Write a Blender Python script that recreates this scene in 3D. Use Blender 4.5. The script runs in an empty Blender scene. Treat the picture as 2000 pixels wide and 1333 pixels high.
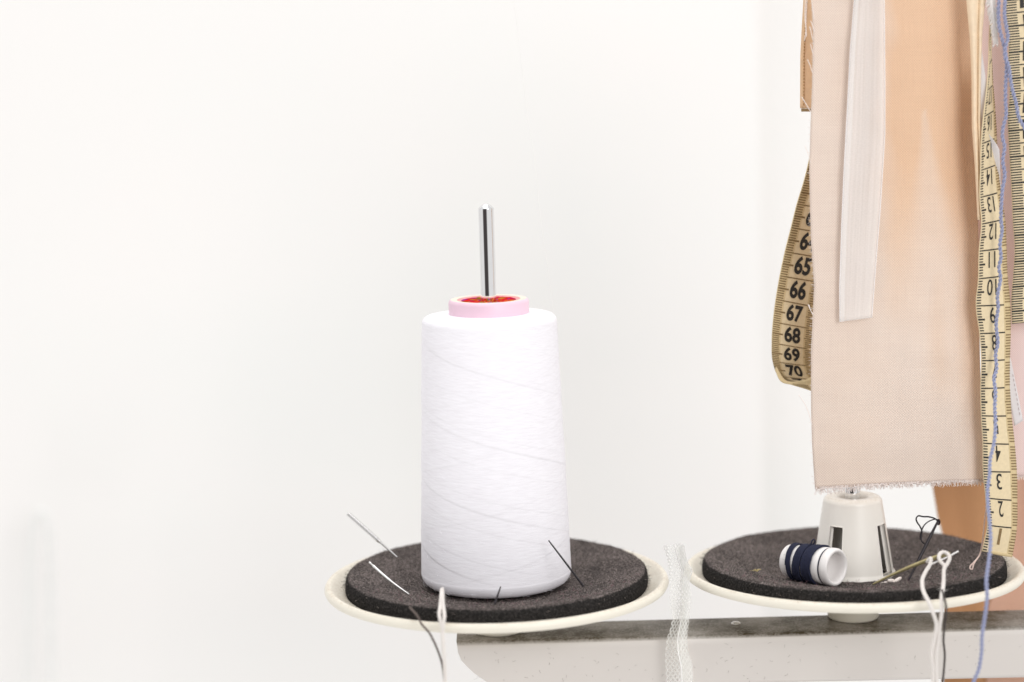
import bpy, bmesh, math, random
from mathutils import Vector, Matrix, noise
random.seed(7)
PI = math.pi
S = bpy.context.scene
COL = S.collection

# ------------------------------------------------------------------ camera frame (metres)
F_PX, PITCH, ROLL, SC = 4000.0, math.radians(7.9), math.radians(1.55), 5300.0
_R = Vector((1, 0, 0)); FW = Vector((0, math.cos(PITCH), -math.sin(PITCH))); _U = Vector((0, math.sin(PITCH), math.cos(PITCH)))
RT = _R * math.cos(ROLL) - _U * math.sin(ROLL)
UP = _R * math.sin(ROLL) + _U * math.cos(ROLL)
_d = F_PX / SC
CAM = -(RT * ((970 - 1000) / F_PX * _d) + UP * ((666.5 - 1134) / F_PX * _d) + FW * _d)

def P(px, py, Y):
    "measured point of the photograph, at its own distance Y behind the left spindle"
    v = RT * ((px - 1000) / F_PX) + UP * ((666.5 - py) / F_PX) + FW
    return CAM + v * ((Y - CAM.y) / v.y)
def PZ(px, py, Z):
    v = RT * ((px - 1000) / F_PX) + UP * ((666.5 - py) / F_PX) + FW
    return CAM + v * ((Z - CAM.z) / v.z)

# ------------------------------------------------------------------ mesh helpers
class MB:
    def __init__(s): s.v = []; s.f = []; s.m = []; s.uv = []; s.smooth = True
    def add(s, vs, fs, mi=0, uvs=None):
        o = len(s.v); s.v += [Vector(v) for v in vs]
        s.uv += list(uvs) if uvs else [(0.0, 0.0)] * len(vs)
        for f in fs: s.f.append([i + o for i in f]); s.m.append(mi)
    def build(s, name, mats, parent=None, smooth=True, origin=None):
        if not isinstance(mats, (list, tuple)): mats = [mats]
        if parent is not None: org = parent['_org']; org = Vector(org)
        elif origin is not None: org = Vector(origin)
        else:
            zs = [v.z for v in s.v]
            org = Vector((sum(v.x for v in s.v) / len(s.v), sum(v.y for v in s.v) / len(s.v), min(zs)))
        me = bpy.data.meshes.new(name)
        me.from_pydata([tuple(v - org) for v in s.v], [], s.f)
        for m in mats: me.materials.append(m)
        for p, mi in zip(me.polygons, s.m): p.material_index = mi; p.use_smooth = smooth
        uvl = me.uv_layers.new(name='UVMap')
        for l in me.loops: uvl.data[l.index].uv = s.uv[l.vertex_index]
        me.update()
        o = bpy.data.objects.new(name, me); COL.objects.link(o)
        if parent is not None:
            o.parent = parent
        else: o.location = org
        o['_org'] = tuple(org)
        return o

def thing(name, label, cat, loc, group=None):
    o = bpy.data.objects.new(name, None); COL.objects.link(o); o.location = loc
    o.empty_display_size = .01; o['_org'] = tuple(loc)
    o['label'] = label; o['category'] = cat
    if group: o['group'] = group
    return o
def tag(o, label, cat, group=None):
    o['label'] = label; o['category'] = cat
    if group: o['group'] = group
    return o
def struct(o): o['kind'] = 'structure'; return o

def lathe(mb, prof, n=96, c=Vector((0, 0, 0)), axis=None, mi=0, a0=0, a1=2 * PI, rfun=None):
    "revolve (r,z) pairs; axis = (X,Y,Z) frame"
    X, Y, Z = axis or (Vector((1, 0, 0)), Vector((0, 1, 0)), Vector((0, 0, 1)))
    vs = []; uv = []; fs = []; m = len(prof); nn = n + 1
    acc = 0
    for j, (r, z) in enumerate(prof):
        if j: acc += math.hypot(r - prof[j - 1][0], z - prof[j - 1][1])
        for i in range(nn):
            a = a0 + (a1 - a0) * i / n
            rr = r + (rfun(a, r, z, j) if rfun else 0)
            vs.append(c + X * (rr * math.cos(a)) + Y * (rr * math.sin(a)) + Z * z); uv.append((i / n, acc))
    for j in range(m - 1):
        for i in range(n):
            a = j * nn + i
            fs.append([a, a + 1, a + 1 + nn, a + nn])
    mb.add(vs, fs, mi, uv)

def cr(pts, t):
    "Catmull-Rom through a list of tuples/vectors, t in 0..len-1"
    n = len(pts); i = max(0, min(n - 2, int(math.floor(t)))); u = t - i
    p1, p2 = Vector(pts[i]), Vector(pts[i + 1])
    p0 = Vector(pts[i - 1]) if i > 0 else p1 * 2 - p2
    p3 = Vector(pts[i + 2]) if i + 2 < n else p2 * 2 - p1
    return 0.5 * ((2 * p1) + (p2 - p0) * u + (2 * p0 - 5 * p1 + 4 * p2 - p3) * u * u + (3 * p1 - p0 - 3 * p2 + p3) * u ** 3)
def smooth_path(pts, k=6):
    n = len(pts)
    return [cr(pts, i / k) for i in range((n - 1) * k + 1)]
def resample(path, step):
    out = [path[0]]; acc = 0
    for a, b in zip(path, path[1:]):
        L = (b - a).length
        while acc + L >= step and L > 0:
            t = (step - acc) / L; a = a.lerp(b, t); out.append(a); L = (b - a).length; acc = 0
        acc += L
    out.append(path[-1]); return out
def frames(path):
    out = []; n = len(path); N = None
    for i in range(n):
        T = (path[min(i + 1, n - 1)] - path[max(i - 1, 0)])
        T = T.normalized() if T.length > 1e-12 else Vector((0, 0, 1))
        if N is None:
            N = T.cross(Vector((0, 1, 0)));
            if N.length < 1e-3: N = T.cross(Vector((1, 0, 0)))
            N.normalize()
        else:
            N = (N - T * N.dot(T)); N.normalize()
        out.append((T, N, T.cross(N)))
    return out
def tube(mb, path, r, n=8, mi=0, cap=True):
    fr = frames(path); vs = []; fs = []; uv = []; m = len(path); acc = 0
    for i, p in enumerate(path):
        rr = r(i / (m - 1)) if callable(r) else r
        if i: acc += (p - path[i - 1]).length
        T, N, B = fr[i]
        for k in range(n):
            a = 2 * PI * k / n
            vs.append(p + N * (rr * math.cos(a)) + B * (rr * math.sin(a))); uv.append((k / n, acc))
    for i in range(m - 1):
        for k in range(n):
            a = i * n + k; b = i * n + (k + 1) % n
            fs.append([a, b, b + n, a + n])
    if cap: fs += [list(range(n))[::-1], [(m - 1) * n + k for k in range(n)]]
    mb.add(vs, fs, mi, uv)
def plied(mb, path, r, pitch, plies=2, n=7, mi=0, fuzz=0, fmi=0):
    path = resample(path, pitch / 10); fr = frames(path)
    for s in range(plies):
        q = []
        for i, p in enumerate(path):
            a = 2 * PI * (i / 10) + 2 * PI * s / plies
            T, N, B = fr[i]
            q.append(p + (N * math.cos(a) + B * math.sin(a)) * (r * .56))
        tube(mb, q, r * .5, n, mi)
    for _ in range(fuzz):
        i = random.randrange(len(path)); T, N, B = fr[i]; a = random.uniform(0, 2 * PI)
        d = (N * math.cos(a) + B * math.sin(a) + T * random.uniform(-1.5, 1.5)).normalized()
        L = random.uniform(.8, 2.4) * r
        b = path[i] + (N * math.cos(a) + B * math.sin(a)) * r * .8
        tube(mb, [b, b + d * L * .5, b + d * L + T * random.uniform(-.5, .5) * L], .000035, 3, fmi, False)

def sheet(mb, fn, nu, nv, th, mi=0, uvfn=None):
    "thin solid cloth / tape from fn(u,v) -> Vector; the front looks to -Y"
    G = [[fn(i / nu, j / nv) for i in range(nu + 1)] for j in range(nv + 1)]
    def nrm(i, j):
        a = G[j][min(i + 1, nu)] - G[j][max(i - 1, 0)]; b = G[min(j + 1, nv)][i] - G[max(j - 1, 0)][i]
        n = a.cross(b); n = n.normalized() if n.length > 1e-14 else Vector((0, -1, 0))
        return n
    vs = []; uv = []; W = nu + 1; H = nv + 1
    N = [[nrm(i, j) for i in range(W)] for j in range(H)]
    sgn = 1 if sum(N[j][i].y for j in range(H) for i in range(W)) < 0 else -1
    for s in (0, 1):
        for j in range(H):
            for i in range(W):
                vs.append(G[j][i] - N[j][i] * (sgn * th * s)); uv.append(uvfn(i / nu, j / nv) if uvfn else (i / nu, j / nv))
    fs = []; o = W * H
    for j in range(nv):
        for i in range(nu):
            a = j * W + i; q = [a, a + 1, a + 1 + W, a + W]
            if sgn < 0: q = q[::-1]
            fs.append(q); fs.append([k + o for k in q[::-1]])
    rim = [j * W for j in range(H)] + [nv * W + i for i in range(1, W)] + [j * W + nu for j in range(nv - 1, -1, -1)] + [i for i in range(nu - 1, 0, -1)]
    for a, b in zip(rim, rim[1:] + rim[:1]): fs.append([a, b, b + o, a + o] if sgn > 0 else [a, a + o, b + o, b])
    mb.add(vs, fs, mi, uv)
    return sgn

_glyph = {}
def glyph(txt, bold=0.02):
    if (txt, bold) in _glyph: return _glyph[(txt, bold)]
    cu = bpy.data.curves.new('numeral', 'FONT'); cu.body = txt; cu.size = 1; cu.offset = bold; cu.resolution_u = 5
    cu.space_character = 1.02
    ob = bpy.data.objects.new('numeral', cu); COL.objects.link(ob)
    bpy.context.view_layer.update()
    me = ob.evaluated_get(bpy.context.evaluated_depsgraph_get()).to_mesh()
    vs = [tuple(v.co[:2]) for v in me.vertices]; fs = [list(p.vertices) for p in me.polygons]
    ob.to_mesh_clear(); bpy.data.objects.remove(ob); bpy.data.curves.remove(cu)
    x0 = min(v[0] for v in vs); x1 = max(v[0] for v in vs); y0 = min(v[1] for v in vs); y1 = max(v[1] for v in vs)
    r = ([((a - x0) / (x1 - x0), (b - y0) / (y1 - y0)) for a, b in vs], fs)
    _glyph[(txt, bold)] = r; return r

# ------------------------------------------------------------------ materials
def lin(r, g, b):
    f = lambda c: (c / 255 / 12.92) if c / 255 <= .04045 else ((c / 255 + .055) / 1.055) ** 2.4
    return (f(r), f(g), f(b), 1)
class NT:
    def __init__(s, name):
        s.m = bpy.data.materials.new(name); s.m.use_nodes = True; s.t = s.m.node_tree; s.b = s.t.nodes['Principled BSDF']; s.out = s.t.nodes['Material Output']
    def n(s, ty, **k):
        q = s.t.nodes.new(ty)
        for a, b in k.items():
            if a in q.inputs.keys() if hasattr(q.inputs, 'keys') else False: q.inputs[a].default_value = b
            else: setattr(q, a, b)
        return q
    def l(s, a, b): s.t.links.new(a, b)
    def set(s, **k):
        for a, b in k.items(): s.b.inputs[a.replace('_', ' ')].default_value = b
    def coord(s, kind='Object', scale=(1, 1, 1), rot=(0, 0, 0)):
        c = s.n('ShaderNodeTexCoord'); mp = s.n('ShaderNodeMapping'); mp.inputs['Scale'].default_value = scale; mp.inputs['Rotation'].default_value = rot
        s.l(c.outputs[kind], mp.inputs['Vector']); return mp.outputs['Vector']
    def noise(s, vec, scale, detail=3, rough=.55):
        q = s.n('ShaderNodeTexNoise'); q.inputs['Scale'].default_value = scale; q.inputs['Detail'].default_value = detail; q.inputs['Roughness'].default_value = rough
        s.l(vec, q.inputs['Vector']); return q.outputs['Fac']
    def ramp(s, fac, stops):
        q = s.n('ShaderNodeValToRGB'); e = q.color_ramp.elements
        while len(e) < len(stops): e.new(.5)
        for el, (p, c) in zip(e, stops): el.position = p; el.color = c if len(c) == 4 else (*c, 1)
        s.l(fac, q.inputs['Fac']); return q.outputs['Color']
    def mix(s, fac, a, b, blend='MIX'):
        q = s.n('ShaderNodeMix', data_type='RGBA', blend_type=blend)
        for sock, val in ((q.inputs[0], fac), (q.inputs[6], a), (q.inputs[7], b)):
            if hasattr(val, 'links'): s.l(val, sock)
            else: sock.default_value = val
        return q.outputs[2]
    def math(s, op, a, b=0.0, clamp=False):
        q = s.n('ShaderNodeMath', operation=op, use_clamp=clamp)
        for sock, val in ((q.inputs[0], a), (q.inputs[1], b)):
            if hasattr(val, 'links'): s.l(val, sock)
            else: sock.default_value = val
        return q.outputs[0]
    def bump(s, h, strength=.4, dist=.0002):
        q = s.n('ShaderNodeBump'); q.inputs['Strength'].default_value = strength; q.inputs['Distance'].default_value = dist
        s.l(h, q.inputs['Height']); s.l(q.outputs['Normal'], s.b.inputs['Normal']); return q

def simple(name, col, rough=.5, metal=0.0, var=.12, scale=400, bump=0.0, bdist=.0001):
    t = NT(name); t.set(Roughness=rough, Metallic=metal)
    f = t.noise(t.coord(), scale, 4)
    d = tuple(c * (1 - var) for c in col[:3]) + (1,)
    t.l(t.ramp(f, [(.3, d), (.7, col)]), t.b.inputs['Base Color'])
    if bump: t.bump(f, bump, bdist)
    return t.m

def plastic(name, col, dust, dscale=900, amount=.5, rough=.42, haze=.05):
    "aged moulded plastic, dusty on faces that look up"
    t = NT(name); t.set(Roughness=rough)
    v = t.coord()
    fine = t.noise(v, dscale, 5, .7); big = t.noise(v, 45, 3)
    geo = t.n('ShaderNodeNewGeometry'); sx = t.n('ShaderNodeSeparateXYZ'); t.l(geo.outputs['Normal'], sx.inputs[0])
    up = t.math('SUBTRACT', sx.outputs['Z'], .45); up = t.math('MULTIPLY', up, 2.0, True)
    mid = t.noise(v, dscale * .28, 4, .6)
    k = t.math('ADD', t.math('MULTIPLY', t.math('SUBTRACT', fine, .46, True), 2.4, True), t.math('ADD', haze, t.math('MULTIPLY', t.math('SUBTRACT', mid, .45, True), 1.2, True)))
    k = t.math('MULTIPLY', k, t.math('MULTIPLY', up, amount), True)
    k = t.math('MULTIPLY', k, t.math('ADD', t.math('MULTIPLY', big, 1.5), .12), True)
    base = t.mix(t.math('MULTIPLY', t.math('SUBTRACT', big, .45, True), .6), col, tuple(c * .9 for c in col[:3]) + (1,))
    t.l(t.mix(k, base, dust), t.b.inputs['Base Color'])
    t.bump(t.noise(v, 2500, 2), .06, .00006)
    return t.m

def woven(name, col, period=.00075, var=.2, trans=.0, bump=.5, alpha=1.0, peach_shade=None):
    t = NT(name); t.set(Roughness=.9); t.b.inputs['Specular IOR Level'].default_value = .15
    uv = t.coord('UV', (1, 1, 1))
    wob = t.noise(uv, 120, 2)
    sx = t.n('ShaderNodeSeparateXYZ'); t.l(uv, sx.inputs[0])
    k = 2 * PI / period
    a = t.math('SINE', t.math('ADD', t.math('MULTIPLY', sx.outputs['X'], k), t.math('MULTIPLY', wob, 5)))
    b = t.math('SINE', t.math('ADD', t.math('MULTIPLY', sx.outputs['Y'], k), t.math('MULTIPLY', wob, 3)))
    w = t.math('MULTIPLY', t.math('ADD', t.math('MULTIPLY', a, b), 1.0), .5)
    slub = t.noise(t.coord('UV', (60, 2600, 1)), 1, 3); slub2 = t.noise(t.coord('UV', (2600, 60, 1)), 1, 3)
    f = t.math('ADD', t.math('MULTIPLY', w, .5), t.math('MULTIPLY', t.math('ADD', slub, slub2), .25))
    d = tuple(c * (1 - var) for c in col[:3]) + (1,)
    e = tuple(min(.95, c * (1 + var * .35)) for c in col[:3]) + (1,)
    c = t.ramp(f, [(.22, d), (.78, e)])
    if peach_shade:                                               # shade and layers showing through, painted as a peach tint from a mesh attribute
        at = t.n('ShaderNodeAttribute'); at.attribute_name = 'peach_shade'
        d2 = tuple(x * (1 - var) for x in peach_shade[:3]) + (1,); e2 = tuple(min(.95, x * (1 + var * .35)) for x in peach_shade[:3]) + (1,)
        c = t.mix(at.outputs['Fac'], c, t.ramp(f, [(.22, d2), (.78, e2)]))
    t.l(c, t.b.inputs['Base Color'])
    bp = t.bump(f, bump, .00012)
    sh = t.b.outputs[0]
    if trans:
        tr = t.n('ShaderNodeBsdfTranslucent'); t.l(c, tr.inputs['Color']); t.l(bp.outputs['Normal'], tr.inputs['Normal'])
        mx = t.n('ShaderNodeMixShader'); mx.inputs[0].default_value = trans; t.l(sh, mx.inputs[1]); t.l(tr.outputs[0], mx.inputs[2]); sh = mx.outputs[0]
    if alpha < 1:
        tp = t.n('ShaderNodeBsdfTransparent'); mx = t.n('ShaderNodeMixShader')
        mx.inputs[0].default_value = alpha; t.l(tp.outputs[0], mx.inputs[1]); t.l(sh, mx.inputs[2]); sh = mx.outputs[0]
    t.l(sh, t.out.inputs['Surface'])
    return t.m

def net(name, col, period, hole, col_alpha):
    "netting: threads with holes between, from the UVs (metres)"
    t = NT(name); t.set(Roughness=.8); t.b.inputs['Base Color'].default_value = col; t.b.inputs['Specular IOR Level'].default_value = .2
    uv = t.coord('UV'); sx = t.n('ShaderNodeSeparateXYZ'); t.l(uv, sx.inputs[0])
    k = 2 * PI / period
    wob = t.math('MULTIPLY', t.noise(uv, 200, 2), 2.5)
    p = t.math('ADD', t.math('ADD', sx.outputs['X'], t.math('MULTIPLY', sx.outputs['Y'], .6)), 0)
    q = t.math('SUBTRACT', sx.outputs['X'], t.math('MULTIPLY', sx.outputs['Y'], .6))
    a = t.math('ABSOLUTE', t.math('SINE', t.math('ADD', t.math('MULTIPLY', p, k / 2), wob)))
    b = t.math('ABSOLUTE', t.math('SINE', t.math('ADD', t.math('MULTIPLY', q, k / 2), wob)))
    m = t.math('MINIMUM', a, b)
    hol = t.math('MULTIPLY', t.math('SUBTRACT', m, 1 - hole, True), 1 / max(.05, hole) * 1.6, True)
    al = t.math('MULTIPLY', t.math('SUBTRACT', 1.0, t.math('MULTIPLY', hol, 1 - col_alpha)), .44)
    tr = t.n('ShaderNodeBsdfTranslucent'); tr.inputs['Color'].default_value = col
    m0 = t.n('ShaderNodeMixShader'); m0.inputs[0].default_value = .5; t.l(t.b.outputs[0], m0.inputs[1]); t.l(tr.outputs[0], m0.inputs[2])
    tp = t.n('ShaderNodeBsdfTransparent'); mx = t.n('ShaderNodeMixShader')
    t.l(al, mx.inputs[0]); t.l(tp.outputs[0], mx.inputs[1]); t.l(m0.outputs[0], mx.inputs[2]); t.l(mx.outputs[0], t.out.inputs['Surface'])
    return t.m

M = {}
M['wall'] = (lambda t: (t.set(Roughness=.85), t.l(t.ramp(t.noise(t.coord(), 5, 3), [(.3, lin(239, 239, 237)), (.7, lin(243, 240, 238))]), t.b.inputs['Base Color']), t.bump(t.noise(t.coord(), 260, 3), .08, .0006), t.m)[-1])(NT('wall_paint'))
M['plate'] = plastic('cream_plastic', lin(232, 226, 212), lin(160, 130, 95), 1500, .75)
M['rail'] = plastic('rail_plastic', lin(209, 203, 198), lin(58, 46, 16), 1100, 1.0, .5, .78)
M['holder'] = plastic('holder_plastic', lin(240, 235, 227), lin(165, 140, 105), 1000, .8, .33, .12)
M['slot'] = simple('slot_shade', lin(60, 55, 45), .8)
M['chrome'] = simple('chrome', (.82, .82, .83, 1), .05, 1.0, .03, 300)
M['steel'] = simple('needle_steel', (.72, .71, .70, 1), .25, 1.0, .1, 2000)
M['black_steel'] = simple('blued_steel', (.035, .03, .034, 1), .38, .6, .3, 2000)
M['brass'] = simple('brass', (.42, .36, .19, 1), .38, .75, .3, 700)
M['pink_plastic'] = simple('pink_plastic', lin(236, 203, 219), .4, 0, .05, 80)
M['cream_paper'] = simple('cone_end', lin(244, 226, 210), .6, 0, .08, 200)
M['rose_ring'] = simple('rose_ring', lin(246, 160, 160), .5, 0, .2, 300)
M['white_plastic'] = simple('white_plastic', lin(238, 234, 232), .38, 0, .04, 150)
M['navy'] = simple('navy_thread', (.016, .02, .058, 1), .9, 0, .6, 3000, .6, .0002)
M['blue_yarn'] = simple('blue_yarn', lin(166, 171, 202), .95, 0, .3, 2500, .4, .0001)
M['white_yarn'] = simple('white_yarn', lin(236, 230, 225), .95, 0, .12, 2500, .4, .0001)
M['fray'] = simple('frayed_linen', lin(246, 234, 228), .9, 0, .1, 3000)
M['pink_thread'] = simple('pink_thread', lin(236, 212, 202), .9, 0, .2, 3000)
M['dark_thread'] = simple('dark_thread', (.075, .062, .057, 1), .9, 0, .4, 3000)
M['black_thread'] = simple('black_thread', (.02, .015, .02, 1), .85, 0, .4, 3000)
M['white_thread'] = simple('white_thread', lin(242, 240, 238), .8, 0, .05, 3000)
M['lint_light'] = simple('lint_light', lin(180, 166, 158), .95, 0, .4, 900)
M['lint_pink'] = simple('lint_pink', lin(168, 126, 134), .95, 0, .3, 900)
M['lint_dark'] = simple('lint_dark', (.05, .045, .043, 1), .95, 0, .4, 900)
M['bead'] = simple('bead_glass', lin(238, 226, 218), .15, 0, .1, 900)
M['dust_hair'] = simple('dust_hair', lin(120, 112, 104), .9, 0, .4, 900)
M['tape'] = simple('tape_cloth', lin(230, 211, 174), .75, 0, .1, 900, .25, .00008)
M['tape_edge'] = simple('tape_margin', lin(216, 194, 150), .75, 0, .14, 1300, .25, .00008)
M['ink'] = simple('tape_ink', (.018, .015, .012, 1), .6, 0, .4, 1500)
M['ink_brown'] = simple('tape_ink_brown', lin(140, 114, 74), .7, 0, .35, 1500)
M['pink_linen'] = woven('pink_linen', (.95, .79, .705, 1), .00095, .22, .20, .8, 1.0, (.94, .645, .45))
M['tan'] = woven('tan_cloth', lin(184, 139, 101), .0007, .12, 0, .35)
M['twill'] = woven('rose_twill', lin(214, 172, 150), .0011, .24, .1, .6)
M['rose_linen'] = woven('rose_linen', lin(245, 225, 221), .0008, .14, .3, .5)
M['strap'] = simple('strap_cloth', lin(240, 218, 188), .9, 0, .1, 500, .3, .0001)
M['strap_dark'] = simple('strap_seam', lin(196, 156, 108), .9, 0, .2, 500)
M['white_cloth'] = woven('white_cotton', lin(240, 236, 236), .0006, .05, .25, .3)
def sheer(name, col, a0, a1):
    t = NT(name); t.set(Roughness=.8); t.b.inputs['Base Color'].default_value = col; t.b.inputs['Specular IOR Level'].default_value = .2
    st = t.noise(t.coord('UV', (900, 14, 1)), 1, 3); gr = t.noise(t.coord('UV', (1500, 2400, 1)), 1, 2)
    al = t.math('ADD', a0, t.math('MULTIPLY', t.math('ADD', t.math('MULTIPLY', st, .6), t.math('MULTIPLY', gr, .4)), a1 - a0), True)
    tr = t.n('ShaderNodeBsdfTranslucent'); tr.inputs['Color'].default_value = col
    m0 = t.n('ShaderNodeMixShader'); m0.inputs[0].default_value = .3; t.l(t.b.outputs[0], m0.inputs[1]); t.l(tr.outputs[0], m0.inputs[2])
    tp = t.n('ShaderNodeBsdfTransparent'); mx = t.n('ShaderNodeMixShader')
    t.l(al, mx.inputs[0]); t.l(tp.outputs[0], mx.inputs[1]); t.l(m0.outputs[0], mx.inputs[2]); t.l(mx.outputs[0], t.out.inputs['Surface'])
    return t.m
M['organza'] = sheer('organza_ribbon', lin(249, 246, 244), .30, .70)
M['organza_edge'] = simple('ribbon_selvedge', lin(246, 242, 242), .8, 0, .03, 900)
M['tulle'] = net('white_tulle', lin(250, 250, 248), .0014, .62, .12)

# white wound thread: fine strands that run almost level, crossing at a small slope
t = NT('cone_thread'); t.set(Roughness=.72); t.b.inputs['Specular IOR Level'].default_value = .25
def strands(slope, sc):
    c = t.n('ShaderNodeTexCoord'); sx = t.n('ShaderNodeSeparateXYZ'); t.l(c.outputs['UV'], sx.inputs[0])
    y = t.math('ADD', sx.outputs['Y'], t.math('MULTIPLY', sx.outputs['X'], slope))
    cb = t.n('ShaderNodeCombineXYZ'); t.l(t.math('MULTIPLY', sx.outputs['X'], 26), cb.inputs[0]); t.l(t.math('MULTIPLY', y, sc), cb.inputs[1])
    return t.noise(cb.outputs[0], 1, 4, .65)
sa, sb = strands(.022, 1500), strands(-.016, 1300)
hh = t.math('ADD', sa, sb)
t.l(t.ramp(t.math('MULTIPLY', hh, .5), [(.28, lin(234, 231, 236)), (.60, lin(245, 243, 248))]), t.b.inputs['Base Color'])
t.bump(hh, .34, .0002); M['cone_thread'] = t.m

# felted foam
t = NT('charcoal_foam'); t.set(Roughness=1.0); t.b.inputs['Specular IOR Level'].default_value = .05
v = t.coord(); f1 = t.noise(v, 1500, 4, .7); f2 = t.noise(v, 260, 3)
f3 = t.noise(v, 75, 3)
bare = t.ramp(f1, [(.36, (.011, .011, .010, 1)), (.56, (.034, .031, .030, 1)), (.75, (.085, .075, .072, 1))])
dusty = t.ramp(f1, [(.32, (.024, .021, .019, 1)), (.5, (.105, .089, .083, 1)), (.62, (.28, .235, .225, 1)), (.78, (.50, .41, .40, 1))])  # lint tone, lightened further to carry the lit top
g_ = t.n('ShaderNodeNewGeometry'); sg = t.n('ShaderNodeSeparateXYZ'); t.l(g_.outputs['Normal'], sg.inputs[0])
lay = t.math('MULTIPLY', t.math('SUBTRACT', sg.outputs['Z'], .62, True), 4.0, True)      # settled lint plus overhead light painted into what faces up; sides stay dark
lay = t.math('MULTIPLY', lay, t.math('ADD', t.math('MULTIPLY', f2, .8), t.math('SUBTRACT', t.math('MULTIPLY', f3, 1.5), .30)), True)
t.l(t.mix(lay, bare, dusty), t.b.inputs['Base Color'])
t.bump(f1, .9, .0006); M['foam'] = t.m

# foil inside the cone: red, gold and purple
t = NT('cone_foil'); t.set(Roughness=.8); t.b.inputs['Specular IOR Level'].default_value = .08
q = t.n('ShaderNodeTexVoronoi'); q.inputs['Scale'].default_value = 1.0; t.l(t.coord('UV', (22, 170, 1)), q.inputs['Vector'])
sxx = t.n('ShaderNodeSeparateColor'); t.l(q.outputs['Color'], sxx.inputs[0])
t.l(t.ramp(sxx.outputs[0], [(0, (.42, .0, .01, 1)), (.36, (.62, .004, .01, 1)), (.5, (.62, .28, .02, 1)), (.62, (.22, .14, .01, 1)), (.70, (.5, .0, .01, 1)), (.88, (.17, .03, .30, 1))]), t.b.inputs['Base Color'])
M['foil'] = t.m

# ------------------------------------------------------------------ setting: the white wall
WY = .42
def quadsheet(mb, pts, mi=0): mb.add(pts, [[0, 1, 2, 3]], mi)
xs = P(1486, 760, WY).x
mb = MB(); b = bmesh.new()
def box(mb, x0, x1, y0, y1, z0, z1, mi=0):
    vs = [(x, y, z) for x in (x0, x1) for y in (y0, y1) for z in (z0, z1)]
    mb.add(vs, [[0, 1, 3, 2], [4, 6, 7, 5], [0, 4, 5, 1], [2, 3, 7, 6], [0, 2, 6, 4], [1, 5, 7, 3]], mi)
box(mb, -1.6, xs, WY, WY + .1, -.9, 1.4)
struct(mb.build('wall', M['wall'], smooth=False))
mb = MB(); box(mb, xs + .0005, 1.6, WY + .03, WY + .13, -.9, 1.4)
struct(mb.build('wall_recess', M['wall'], smooth=False))
b.free()

# ------------------------------------------------------------------ the thread stand
O1 = Vector((0, 0, 0)); O2 = Vector((.1322, .0052, 0))
ZR = -.019                                              # top of the rail
stand = thing('thread_stand', 'pale grey plastic rail carrying two round cream plates with charcoal foam pads', 'thread stand', (.07, 0, ZR - .019))
def rail_mesh():
    yf, yb = -.0146, .0108
    xl = P(892, 1260, yf).x
    out = [(xl + .004, ZR), (.265, ZR), (.265, ZR - .0200), (xl + .0135, ZR - .0200)]
    # left end: short upright edge, then a round corner and a long slope
    pix = [(966, 1347), (948, 1333), (926, 1318), (910.5, 1303.5), (899.5, 1291), (894, 1277.5)]
    end = [P(a, c, yf) for a, c in pix]
    out = [(e.x, e.z) for e in end] + [(end[-1].x - .0004, ZR), (.265, ZR), (.265, ZR - .0200)]
    n = len(out); pts = [Vector((x, 0, z)) for x, z in out]
    nor = []
    for k in range(n):                                    # inward mitres
        a, b, c = pts[k - 1], pts[k], pts[(k + 1) % n]
        e1 = (b - a).normalized(); e2 = (c - b).normalized()
        n1 = Vector((-e1.z, 0, e1.x)); n2 = Vector((-e2.z, 0, e2.x)); m = n1 + n2
        nor.append(m / max(.3, (1 + n1.dot(n2))))
    cen = sum(pts, Vector()) / n
    if sum((cen - p).dot(q) for p, q in zip(pts, nor)) < 0: nor = [-q for q in nor]
    for k in range(n):                                    # the rounded end keeps a tighter edge
        if pts[k].x < .1: nor[k] = Vector((nor[k].x * .25, 0, nor[k].z * (1 if k == len(end) else .25)))
    rr = .0026; rings = []
    for k in range(7): a = PI / 2 * (1 - k / 6); rings.append((rr * (1 - math.cos(a)), yf + rr * (1 - math.sin(a))))
    for k in range(7): a = PI / 2 * k / 6; rings.append((rr * (1 - math.cos(a)), yb - rr * (1 - math.sin(a))))
    vs = []; fs = []
    for ins, y in rings: vs += [p + q * ins + Vector((0, y, 0)) for p, q in zip(pts, nor)]
    for j in range(len(rings) - 1):
        for k in range(n): fs.append([j * n + k, j * n + (k + 1) % n, (j + 1) * n + (k + 1) % n, (j + 1) * n + k])
    fs += [list(range(n))[::-1], [(len(rings) - 1) * n + k for k in range(n)]]
    bm = bmesh.new(); vv = [bm.verts.new(v) for v in vs]
    for f in fs: bm.faces.new([vv[q] for q in f])
    bmesh.ops.recalc_face_normals(bm, faces=bm.faces); bm.verts.index_update()
    mb = MB(); mb.add([v.co.copy() for v in bm.verts], [[v.index for v in f.verts] for f in bm.faces]); bm.free()
    return mb, yf, yb
mb, RYF, RYB = rail_mesh()
rail = mb.build('rail', M['rail'], stand, smooth=True)
rail.data.set_sharp_from_angle(angle=math.radians(32))
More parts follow.
